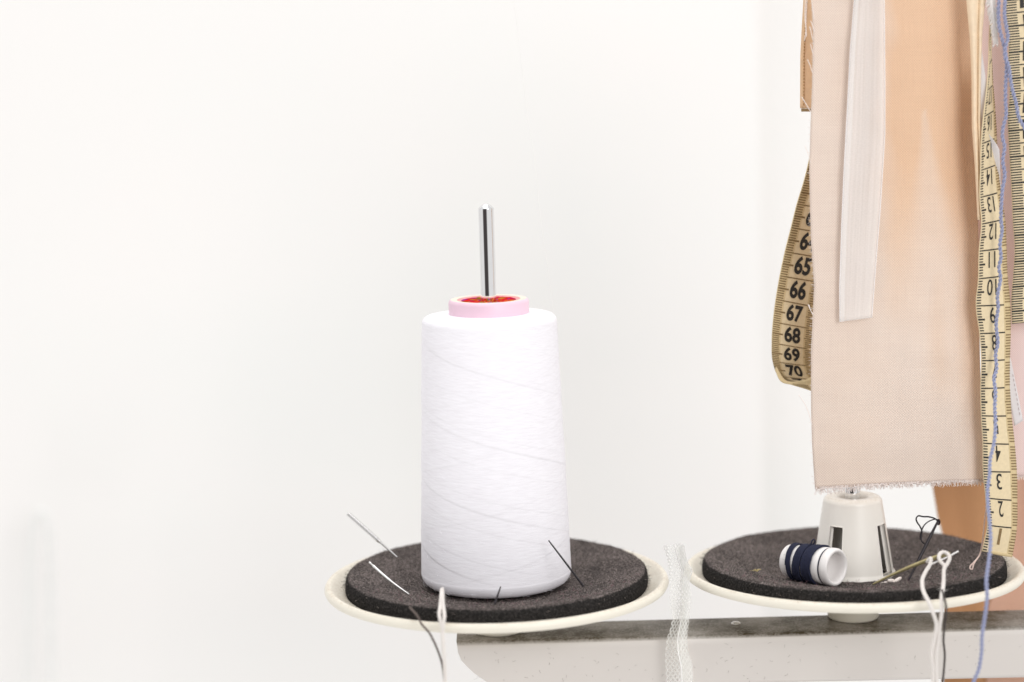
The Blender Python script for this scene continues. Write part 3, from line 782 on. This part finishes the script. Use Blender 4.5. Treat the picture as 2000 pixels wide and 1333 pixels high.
def peach_shade_mask(u, v):  # mask of the painted shade: peach upper right and right edge, paler wedge
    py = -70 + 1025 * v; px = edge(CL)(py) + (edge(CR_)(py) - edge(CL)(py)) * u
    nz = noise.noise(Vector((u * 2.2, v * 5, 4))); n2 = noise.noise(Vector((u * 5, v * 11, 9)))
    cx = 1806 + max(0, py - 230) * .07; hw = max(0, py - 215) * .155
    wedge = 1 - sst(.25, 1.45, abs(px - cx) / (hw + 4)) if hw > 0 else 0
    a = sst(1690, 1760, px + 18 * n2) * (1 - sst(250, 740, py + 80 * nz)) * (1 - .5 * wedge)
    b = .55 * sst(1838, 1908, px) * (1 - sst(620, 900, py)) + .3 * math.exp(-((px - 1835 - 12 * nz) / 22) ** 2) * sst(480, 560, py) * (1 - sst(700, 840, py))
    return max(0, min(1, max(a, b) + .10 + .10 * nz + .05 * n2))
at_ = panel.data.attributes.new('peach_shade', 'FLOAT', 'POINT')
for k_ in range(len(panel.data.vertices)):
    q_ = k_ % (61 * 131); at_.data[k_].value = peach_shade_mask((q_ % 61) / 60, (q_ // 61) / 130)
mb = MB()
for k in range(420):                                     # frayed hem
    u = random.random(); p = fn_pink(u, .9985); L = random.uniform(.0006, .0021) * (1.35 if u < .25 else 1)
    d = Vector((random.gauss(.15, .45), random.gauss(-.1, .25), -1)).normalized() * L
    tube(mb, [p + Vector((0, -.0002, .0006)), p + d * .5, p + d + Vector((random.gauss(0, .0003), 0, 0))], .00009, 4, 0, False)
pts = []
for k in range(90): pts.append(fn_pink(k / 89, .9992) + Vector((0, -.0003 + random.gauss(0, .0001), random.gauss(0, .00022))))
tube(mb, pts, .00013, 4)
for k in range(150):                                     # whiskers on the left edge
    v = random.random(); p = fn_pink(0, v); L = random.uniform(.0003, .0011)
    tube(mb, [p + Vector((.0004, -.0002, 0)), p + Vector((-L, -.0002, random.uniform(-.5, .5) * L))], .00006, 3, 0, False)
for pts in ([(1574, -20), (1572, 30), (1574, 60), (1571, 80)], [(1577, -20), (1574, 40), (1575, 72)], [(1583, -10), (1588, 20), (1590, 40)], [(1583, 41), (1587, 50), (1591, 62)], [(1581, 52), (1584, 62), (1587, 78)], [(1583, 87), (1585, 95), (1588, 108)],
            [(1577, 117), (1582, 128), (1587, 143)], [(1566, 190), (1575, 205), (1584, 220)], [(1572, 285), (1578, 300), (1583, 318)], [(1578, 595), (1583, 606), (1588, 616)], [(1580, 596), (1584, 608), (1588, 614)], [(1560, 772), (1571, 788), (1579, 806), (1586, 830)]):
    tube(mb, smooth_path([P(a, c, -.013) for a, c in pts], 4), .00013, 5)
o = mb.build('fringe', M['fray'], hang)


# organza ribbon laid over the linen
RL = [(1674, -80), (1668, 0), (1660, 100), (1655, 200), (1648, 330), (1643, 450), (1639.5, 560), (1640, 632)]
RR = [(1727, -80), (1727, 0), (1728.5, 150), (1728.5, 260), (1720, 400), (1712, 500), (1702, 632)]
rib = thing('organza_ribbon', 'sheer white ribbon hanging down over the pink linen cloth', 'ribbon', tuple(P(1672, 625, -.014)))
rf = cloth_fn(RL, RR, -70, 629, 621, lambda u, v, px, py: onpink(px, py, .0016 + .0014 * v + .0007 * math.sin(u * 7 + v * 4)))
mb = MB(); sheet(mb, rf, 14, 90, .00012, 0, lambda u, v: (u * 68 * PXM, -v * 700 * PXM)); mb.build('ribbon', M['organza'], rib)
mb = MB()
for u in (.004, .996): tube(mb, [rf(u, k / 60) + Vector((0, -.0002, 0)) for k in range(61)], .00015, 5)
sheet(mb, lambda u, v: rf(.015 + .13 * u, v) + Vector((0, -.0005, 0)), 4, 60, .0001, 1, lambda u, v: (u * .002, -v * .13))
mb.build('selvedge', [M['organza_edge'], M['organza']], rib)

# rose linen further right, behind the tapes, with its own hem
rose = thing('rose_cloth', 'rose pink woven cloth with a frayed hem behind the right tape measures', 'cloth', tuple(P(1965, 930, .004)))
fr_ = cloth_fn([(1893, -80), (1897, 100), (1900, 300), (1908, 520), (1918, 700), (1921, 960)], [(2090, -80), (2090, 960)], -70, 936, 928, lambda u, v, px, py: .002 + .0022 * math.sin(u * 7 + v * 2) + .004 * u)
cloth('linen_panel', '', '', fr_, 26, 90, 'rose_linen', 180 * PXM, 1000 * PXM, parent=rose)
mb = MB()
for k in range(160):
    u = random.random(); p = fr_(u, .999); L = random.uniform(.0004, .0013)
    tube(mb, [p + Vector((0, -.0002, .0005)), p + Vector((random.gauss(0, .0003), -.0002, -L))], .00009, 4, 0, False)
mb.build('fringe', M['fray'], rose)
# tan cloth hanging well behind the right plate
cloth('tan_cloth', 'plain tan brown cloth hanging behind the right foam pad and plate', 'cloth', cloth_fn([(1800, 840), (1822, 950), (1832, 1010), (1843, 1050), (1846, 1200), (1840, 1420)], [(1986, 840), (1986, 1420)], 850, 1420, 1420, lambda u, v, px, py: .078 + .003 * math.sin(u * 8) - .004 * u), 30, 60, 'tan', .036, .12)
cloth('rose_twill', 'brownish pink twill cloth at the far right edge beside the tan cloth', 'cloth', cloth_fn([(1972, 840), (1966, 1000), (1952, 1120), (1930, 1190), (1925, 1420)], [(2100, 840), (2100, 1420)], 850, 1420, 1420, lambda u, v, px, py: .070 + .002 * math.sin(u * 9 + v)), 30, 60, 'twill', .036, .12)

# beige folded strap and the strap end at the left of the linen
strap = thing('beige_strap', 'folded beige fabric strap with a dark seam, between pink cloth and inch tape', 'strap', tuple(P(1912, 420, -.012)))
SL = [(1884, -80), (1887, 0), (1894, 80), (1897, 150), (1898, 250), (1904, 330), (1909, 430)]
SR = [(1932, -80), (1925, 0), (1919, 60), (1916.5, 130), (1915, 230), (1918, 330), (1921, 430)]
fs_ = cloth_fn(SL, SR, -70, 430, 430, lambda u, v, px, py: -.0122 - .0016 * math.sin(PI * min(1, u * 1.5)) * (u < .66) - .0012 * math.sin(PI * max(0, (u - .66) / .34)))
mb = MB(); sheet(mb, fs_, 24, 50, .0005, 0, lambda u, v: (u * .006, -v * .09)); mb.build('band', M['strap'], strap)
mb = MB(); tube(mb, [fs_(.66, k / 40) + Vector((0, -.00005, 0)) for k in range(41)], .00017, 5); mb.build('seam', M['strap_dark'], strap)
tail = thing('strap_end', 'tan fabric strap end with a stitched edge and metal clip, left of the pink cloth', 'strap', tuple(P(1577, 216, .004)))
ft = cloth_fn([(1572, -80), (1569, 0), (1565.5, 60), (1563, 110), (1562.5, 216)], [(1640, -80), (1640, 216)], -70, 212, 212, lambda u, v, px, py: .0035 - .0012 * math.sin(PI * u))
mb = MB(); sheet(mb, ft, 12, 40, .0008, 0, lambda u, v: (u * .012, -v * .05)); mb.build('band', simple('tan_strap', lin(242, 204, 164), .9, 0, .12, 400, .3, .0001), tail)
mb = MB()
for k in range(44):
    v0 = .02 + k * .022
    if v0 > .97: break
    tube(mb, [ft(.085, v0) + Vector((0, -.0002, 0)), ft(.095, v0 + .012) + Vector((0, -.00025, 0))], .00022, 5)
mb.build('stitching', M['strap_dark'], tail)
mb = MB(); fc = cloth_fn([(1566, 205), (1566, 222)], [(1640, 205), (1640, 222)], 212.5, 218.5, 218.5, lambda u, v, px, py: .0030)
sheet(mb, fc, 4, 3, .0018, 0); mb.build('clip', simple('dull_brass', lin(170, 140, 100), .5, .3), tail)

# white bits around the right tape
cloth('white_ribbon', 'narrow white ribbon sliver passing behind the twisted top of the right tape', 'ribbon', cloth_fn([(1916, 95), (1914, 150), (1915, 250), (1925, 300), (1938, 380)], [(1917, 95), (1927, 165), (1923, 250), (1952, 290), (1956, 380)], 96, 378, 378, lambda u, v, px, py: -.0118 + .009 * max(0, min(1, (py - 230) / 120))), 6, 30, 'white_cloth', .002, .05)
wt = thing('fabric_tag', 'white stitched fabric tag sticking out right of the tape, over rose cloth', 'fabric tag', tuple(P(1985, 825, -.008)))
fw = cloth_fn([(1971, 690), (1971, 760), (1976, 800), (1982, 832)], [(1972, 690), (1980, 730), (1990, 780), (1999, 826)], 700, 832, 822, lambda u, v, px, py: -.0065)
mb = MB(); sheet(mb, fw, 6, 20, .0006, 0, lambda u, v: (u * .004, -v * .025)); mb.build('panel', M['white_cloth'], wt)
mb = MB()
for k in range(9): tube(mb, [fw(.78, .25 + k * .075) + Vector((0, -.0002, 0)), fw(.78, .25 + k * .075 + .04) + Vector((0, -.0002, 0))], .00012, 5)
mb.build('stitching', simple('tag_stitch', lin(205, 190, 188), .9), wt)
# white feathery trim at the top
mb = MB()
spine = [P(1931, -40, -.0135), P(1935, 0, -.0135), P(1939, 30, -.0135), P(1942, 58, -.0135), P(1944, 85, -.013)]
sp = resample(smooth_path(spine, 8), .0004); tube(mb, sp, lambda u: .0011 * (1 - .75 * u), 8)
for i, p in enumerate(sp):
    w = .0022 * (1 - .6 * i / len(sp))
    for s in (-1, 1):
        for q in range(2):
            e = p + Vector((s * w * random.uniform(.7, 1.1), random.gauss(-.0004, .0003), -.0013 * random.uniform(.6, 1.3)))
            tube(mb, [p, p.lerp(e, .5) + Vector((0, -.0003, .0002)), e], .00013, 4, 0, False)
tag(mb.build('feather_trim', M['white_yarn']), 'white feathery trim hanging at the top edge between strap and blue yarn', 'trim')

# tulle strip between the plates
TL = [(1294, 1060), (1296, 1070), (1304, 1095), (1307, 1128), (1308, 1161), (1311, 1194), (1314, 1207), (1308, 1233), (1302, 1249), (1299, 1282), (1301, 1350)]
TR = [(1336, 1060), (1337, 1070), (1341, 1095), (1352, 1115), (1346, 1139), (1351, 1163), (1347.7, 1194), (1346.6, 1213), (1343, 1238), (1344, 1271), (1352, 1299), (1354, 1350)]
tul = cloth_fn(TL, TR, 1065, 1348, 1348, lambda u, v, px, py: -.0200 - .0040 * math.sin(u * 6.5 + v * 5) - .004 * v)
mb = MB(); sheet(mb, tul, 30, 80, .0001, 0, lambda u, v: (u * .0085, -v * .054))
tul2 = lambda u, v: tul(.52 + .46 * u + .05 * math.sin(v * 9), v) + Vector((0, .0012 + .001 * math.sin(v * 11 + u * 3), 0))
sheet(mb, tul2, 14, 80, .0001, 0, lambda u, v: (u * .0045 + .0011, -v * .054))
tube(mb, [tul(.55 + .04 * math.sin(k / 7), k / 60) + Vector((0, -.0003, 0)) for k in range(61)], .00022, 5, 1)
tag(mb.build('tulle_strip', [M['tulle'], M['white_thread']]), 'crumpled strip of white tulle netting hanging between the two plates', 'netting')

# ------------------------------------------------------------------ tape measures
def tape(rows, marks, name, label, th=.00045, margin=.16, left_ticks=True, parent=None, nper=10, tick_l=.15, faint=(), rot=True, num_u=.42, num_w=.30, num_v=(.06, .64), full=.86, origin_label=None, right_margin=True, left_margin=False, tick_mi=2, bold=.03, rlen=.17):
    L = [P(a, b, y) for a, b, y, *_ in rows]; R = [P(*r[3:6]) for r in rows]; n = len(rows) - 1
    def S_(u, t):
        a = cr(L, t); b = cr(R, t); w = (b - a); nr = Vector((0, -1, 0))
        return a + w * u + nr * (.0006 * math.sin(PI * u))
    mb = MB(); nu = 14; nv = n * nper
    sgn = sheet(mb, lambda u, v: S_(u, v * n), nu, nv, th, 0, lambda u, v: (u * .02, -v * n * .01))
    # margins of a darker weave: faces near the edge take the second material
    W = nu + 1
    k0 = len(mb.f)
    for fi, f in enumerate(mb.f):
        if all(i < W * (nv + 1) for i in f):
            cols = [i % W for i in f]; um = sum(cols) / 4 / nu
            if (right_margin and um > 1 - margin) or (left_margin and um < margin): mb.m[fi] = 1
    def mark(u0, u1, t0, t1, mi, k=4, skew=0):
        vs = []; fs = []
        for j in range(k + 1):
            u = u0 + (u1 - u0) * j / k
            for t in (t0, t1):
                t = min(n - .001, max(.001, t)); p = S_(u, t)
                du = S_(u + .01, t) - S_(u - .01, t); dv = S_(u, min(n, t + .02)) - S_(u, max(0, t - .02))
                nn_ = du.cross(dv).normalized(); nn_ = nn_ if nn_.dot(CAM - p) > 0 else -nn_
                vs.append(p + nn_ * .00012)
        for j in range(k): fs.append([j * 2, j * 2 + 1, j * 2 + 3, j * 2 + 2])
        mb.add(vs, fs, mi)
    for c in range(n + 1):
        if c < n or True:
            mark(.0 if left_ticks else .02, full, c - .022, c + .022, tick_mi if not left_margin else 3)
        if c == n: break
        for k in range(1, 10):
            t = c + k / 10; l = tick_l * (1.55 if k == 5 else 1)
            if left_ticks: mark(0.004, l, t - .022 - .012 * (k == 5), t + .022 + .012 * (k == 5), tick_mi, 2)
            if right_margin: mark(1 - rlen * (1.2 if k == 5 else 1), .998, t - .02, t + .02, 3, 2)
    for c, txt in marks.items():
        gv, gf = glyph(txt, bold); wdt = num_w if len(txt) == 2 else num_w * .52
        if txt == '11': wdt *= .8
        if txt == '1': wdt *= .55
        vs = []
        for x, y in gv:
            if rot: u = num_u + wdt / 2 - x * wdt; t = c + num_v[0] + y * (num_v[1] - num_v[0])
            else: u = num_u - wdt / 2 + x * wdt; t = c + num_v[1] - y * (num_v[1] - num_v[0])
            p = S_(u, t); du = S_(u + .01, t) - S_(u - .01, t); dv = S_(u, min(n, t + .02)) - S_(u, max(0, t - .02))
            nn_ = du.cross(dv).normalized(); nn_ = nn_ if nn_.dot(CAM - p) > 0 else -nn_
            vs.append(p + nn_ * .00013)
        mb.add(vs, gf, 3 if c in faint else 2)
    return mb, S_, n
TM = [M['tape'], M['tape_edge'], M['ink'], M['ink_brown']]
# right tape: twists edge-on near its top, hangs in front of the pink cloths
rt = [(1934, 20, -.0105, 1938, 5, -.0085), (1933, 73, -.0110, 1937, 60, -.0080), (1932, 126, -.0120, 1937.5, 112, -.0060),
      (1928, 176.6, -.0130, 1940, 165, -.0020), (1922, 228, -.0140, 1944, 214, -.0010), (1917.5, 281, -.0145, 1947, 269, -.0020),
      (1916, 333, -.0150, 1949, 321, -.0030), (1914.5, 386, -.0150, 1955, 375, -.0040), (1918, 438, -.0150, 1963, 428, -.0050), (1913, 491, -.0150, 1966, 484, -.0060),
      (1911.5, 545, -.0150, 1968, 538, -.0070), (1906.8, 598, -.0150, 1973.5, 595, -.0080), (1914, 652, -.0150, 1974, 648.6, -.0080), (1917.5, 705, -.0150, 1972.5, 702.5, -.0080),
      (1915.8, 759, -.0150, 1972.5, 757, -.0090), (1917, 812.5, -.0150, 1976, 812.5, -.0090), (1920, 866, -.0150, 1982, 868, -.0090), (1920.5, 921, -.0150, 1986, 922, -.0090),
      (1925.5, 973, -.0150, 1987, 978, -.0090), (1929, 1026, -.0150, 1986, 1032, -.0090), (1918, 1078, -.0150, 1977, 1089, -.0090)]
mk = {3: '17', 4: '16', 5: '15', 6: '14', 7: '13', 8: '12', 9: '11', 10: '10', 11: '9', 12: '8', 13: '7', 14: '6', 15: '5', 16: '4', 17: '3', 18: '2', 19: '1'}
mb, S1, n1 = tape(rt, mk, '', '', num_u=.44, num_w=.30, margin=.22, faint=(19,), full=.80, tick_l=.13, bold=.004)
sheet(mb, lambda u, v: S1(.25 + .74 * u, n1 - .1 + .1 * v) + Vector((0, -.0002, 0)), 6, 2, .0006, 1)
tag(mb.build('tape_measure', TM), 'cream tape measure with upside down numbers, its worn end over the right plate', 'tape measure', 'tape measures hanging at the right')
# far right tape, cut off by the picture edge
xr = lambda x: x + 78
ft_ = []
for i, (x, y) in enumerate([(1963, -24), (1964.5, 27), (1970, 78), (1969.5, 129), (1972, 180), (1968.5, 231), (1970.5, 282), (1973.5, 333), (1976.5, 384), (1978.5, 435), (1982, 486), (1979, 537), (1975.5, 585), (1976.5, 633)]):
    ft_.append((x, y, -.0075, xr(x), y - 8, -.0065 + .001 * math.sin(i)))
mk2 = {0: '10', 1: '11', 2: '12', 3: '13', 4: '14', 5: '15', 6: '16', 7: '17', 8: '18', 9: '19'}
mb, S2, n2 = tape(ft_, mk2, '', '', rot=False, num_u=.62, num_w=.54, num_v=(.10, .86), tick_l=.27, margin=.2, full=.5, right_margin=False, bold=.03)
tag(mb.build('tape_measure', TM), 'cream tape measure at the far right edge with bold black ticks and large numbers', 'tape measure', 'tape measures hanging at the right')
# left tape: loop behind the pink cloth, numbers 63 to 71
lt = [(1592, 262, .006, 1668, 274, .016), (1582, 308, .006, 1660, 320, .016), (1571, 353, .006, 1650, 366, .016), (1557, 399, .006, 1637, 412, .016), (1545.5, 445, .006, 1625, 458, .016), (1533.5, 492, .006, 1613, 505, .015), (1523.5, 539, .006, 1603, 552, .014), (1515.5, 585, .006, 1595, 600, .013),
      (1510, 629, .006, 1590, 643, .012), (1507.5, 670, .007, 1587, 683, .012), (1509, 706, .009, 1586, 716, .013), (1520, 735, .0125, 1586, 742, .0155), (1546, 748, .017, 1592, 752, .0185)]
mk3 = {2: '61', 3: '62', 4: '63', 5: '64', 6: '65', 7: '66', 8: '67', 9: '68', 10: '69', 11: '70'}
mk3 = {1: '61', 2: '62', 3: '63', 4: '64', 5: '65', 6: '66', 7: '67', 8: '68', 9: '69', 10: '70', 11: '71'}
lt = [(a, b, c, a + 77, e, f) for a, b, c, d, e, f in lt]
mb, S3, n3 = tape(lt, mk3, '', '', rot=False, num_u=.50, num_w=.40, num_v=(.06, .82), margin=.2, left_margin=True, tick_l=.17, tick_mi=3, full=.9, bold=.035)
# the loop's near side, coming forward and to the right under the cloth
fl = cloth_fn([(1512, 715), (1520, 737), (1530, 752)], [(1640, 715), (1640, 790)], 736, 744, 780, lambda u, v, px, py: .0125 - .016 * u)
LB = [(1513, 722), (1524, 744), (1545, 752), (1572, 760), (1600, 770), (1640, 786)]; LT = [(1516, 716), (1532, 741), (1548, 746), (1565, 744), (1582, 738), (1640, 700)]
def lip(u, v):
    t = u * 5; a = cr([(x, y, 0) for x, y in LT], t); b = cr([(x, y, 0) for x, y in LB], t)
    q = a.lerp(b, v); return P(q.x, q.y, .0085 - .010 * u)
sheet(mb, lip, 30, 6, .0005, 1)
for k in range(16):
    u = .42 + k * .018
    va = lip(u, .45); vb = lip(u + .006, .45); vc = lip(u + .006, .85); vd = lip(u, .85)
    mb.add([p + Vector((0, -.00012, 0)) for p in (va, vb, vc, vd)], [[0, 1, 2, 3]], 3)
tag(mb.build('tape_measure', TM), 'looped tape measure showing 64 to 70 behind the left edge of the pink cloth', 'tape measure', 'tape measures hanging at the right')

# faint white wire loop against the wall, far out of focus
mb = MB(); wy = WY - .05
tube(mb, smooth_path([P(*p) for p in [(50, 1500, wy), (52, 1300, wy), (58, 1120, wy), (66, 1030, wy), (78, 1000, wy), (92, 1015, wy), (98, 1080, wy), (101, 1300, wy), (103, 1500, wy)]], 8), .0021, 12)
tag(mb.build('wire_loop', simple('pale_grey_wire', lin(240, 240, 238), .5)), 'faint pale grey upside down U against the white wall at lower left', 'wire loop')

# ------------------------------------------------------------------ light
W = bpy.data.worlds.new('World'); S.world = W; W.use_nodes = True; nt = W.node_tree
bg = nt.nodes['Background']; tc = nt.nodes.new('ShaderNodeTexCoord'); sp_ = nt.nodes.new('ShaderNodeSeparateXYZ'); nt.links.new(tc.outputs['Generated'], sp_.inputs[0])
rp = nt.nodes.new('ShaderNodeValToRGB'); e = rp.color_ramp.elements
e[0].position = 0; e[0].color = (.97, .95, .93, 1); e[1].position = 1; e[1].color = (1, 1, 1, 1)
mr = nt.nodes.new('ShaderNodeMapRange'); mr.inputs[1].default_value = -1; mr.inputs[2].default_value = .6; nt.links.new(sp_.outputs['Z'], mr.inputs[0]); nt.links.new(mr.outputs[0], rp.inputs[0])
# the dim room behind the photographer: darker on the camera's side
mr2 = nt.nodes.new('ShaderNodeVectorMath'); mr2.operation = 'DOT_PRODUCT'; mr2.inputs[1].default_value = Vector((-.34, -.93, -.14)).normalized(); nt.links.new(tc.outputs['Generated'], mr2.inputs[0])
rp2 = nt.nodes.new('ShaderNodeValToRGB'); e = rp2.color_ramp.elements; e[0].position = .82; e[0].color = (1, 1, 1, 1); e[1].position = .93; e[1].color = (.08, .07, .07, 1)
nt.links.new(mr2.outputs['Value'], rp2.inputs[0])
mxx = nt.nodes.new('ShaderNodeMix'); mxx.data_type = 'RGBA'; mxx.blend_type = 'MULTIPLY'; mxx.inputs[0].default_value = 1
nt.links.new(rp.outputs[0], mxx.inputs[6]); nt.links.new(rp2.outputs[0], mxx.inputs[7]); nt.links.new(mxx.outputs[2], bg.inputs['Color']); bg.inputs['Strength'].default_value = .62
def area(name, loc, at, size, power, col=(1, 1, 1)):
    l = bpy.data.lights.new(name, 'AREA'); l.shape = 'SQUARE'; l.size = size; l.energy = power; l.color = col
    o = bpy.data.objects.new(name, l); COL.objects.link(o); o.location = loc
    o.rotation_euler = (Vector(at) - Vector(loc)).to_track_quat('-Z', 'Y').to_euler(); return o
area('window_light', (.60, -1.25, .50), (.06, 0, .04), .6, 5.4, (1, .99, .98))
area('ceiling_light', (-.1, -.05, 1.25), (.05, .0, 0), .8, 4.2, (1, .995, .99))
area('wall_fill', (-.5, -.4, -.6), (-.35, .42, -.1), .7, 1.5, (1, .99, .98))  # added fill aimed up at the lower left wall, no actual fixture there

# ------------------------------------------------------------------ camera
cd = bpy.data.cameras.new('Camera'); cam = bpy.data.objects.new('Camera', cd); COL.objects.link(cam)
cd.sensor_width = 36; cd.lens = 36 * F_PX / 2000; cd.clip_start = .01; cd.clip_end = 20
cam.matrix_world = Matrix(((RT.x, UP.x, -FW.x, CAM.x), (RT.y, UP.y, -FW.y, CAM.y), (RT.z, UP.z, -FW.z, CAM.z), (0, 0, 0, 1)))
cd.dof.use_dof = True; cd.dof.aperture_fstop = 4.6; cd.dof.focus_distance = (P(1000, 900, -.012) - CAM).dot(FW)
S.camera = cam
S.view_settings.view_transform = 'Standard'; S.view_settings.look = 'None'; S.view_settings.gamma = 1; S.view_settings.exposure = .53
S.view_settings.use_curve_mapping = False
S.cycles.max_bounces = 10; S.cycles.transparent_max_bounces = 16; S.cycles.use_denoising = True
for o in list(S.objects):
    if '_org' in o: del o['_org']
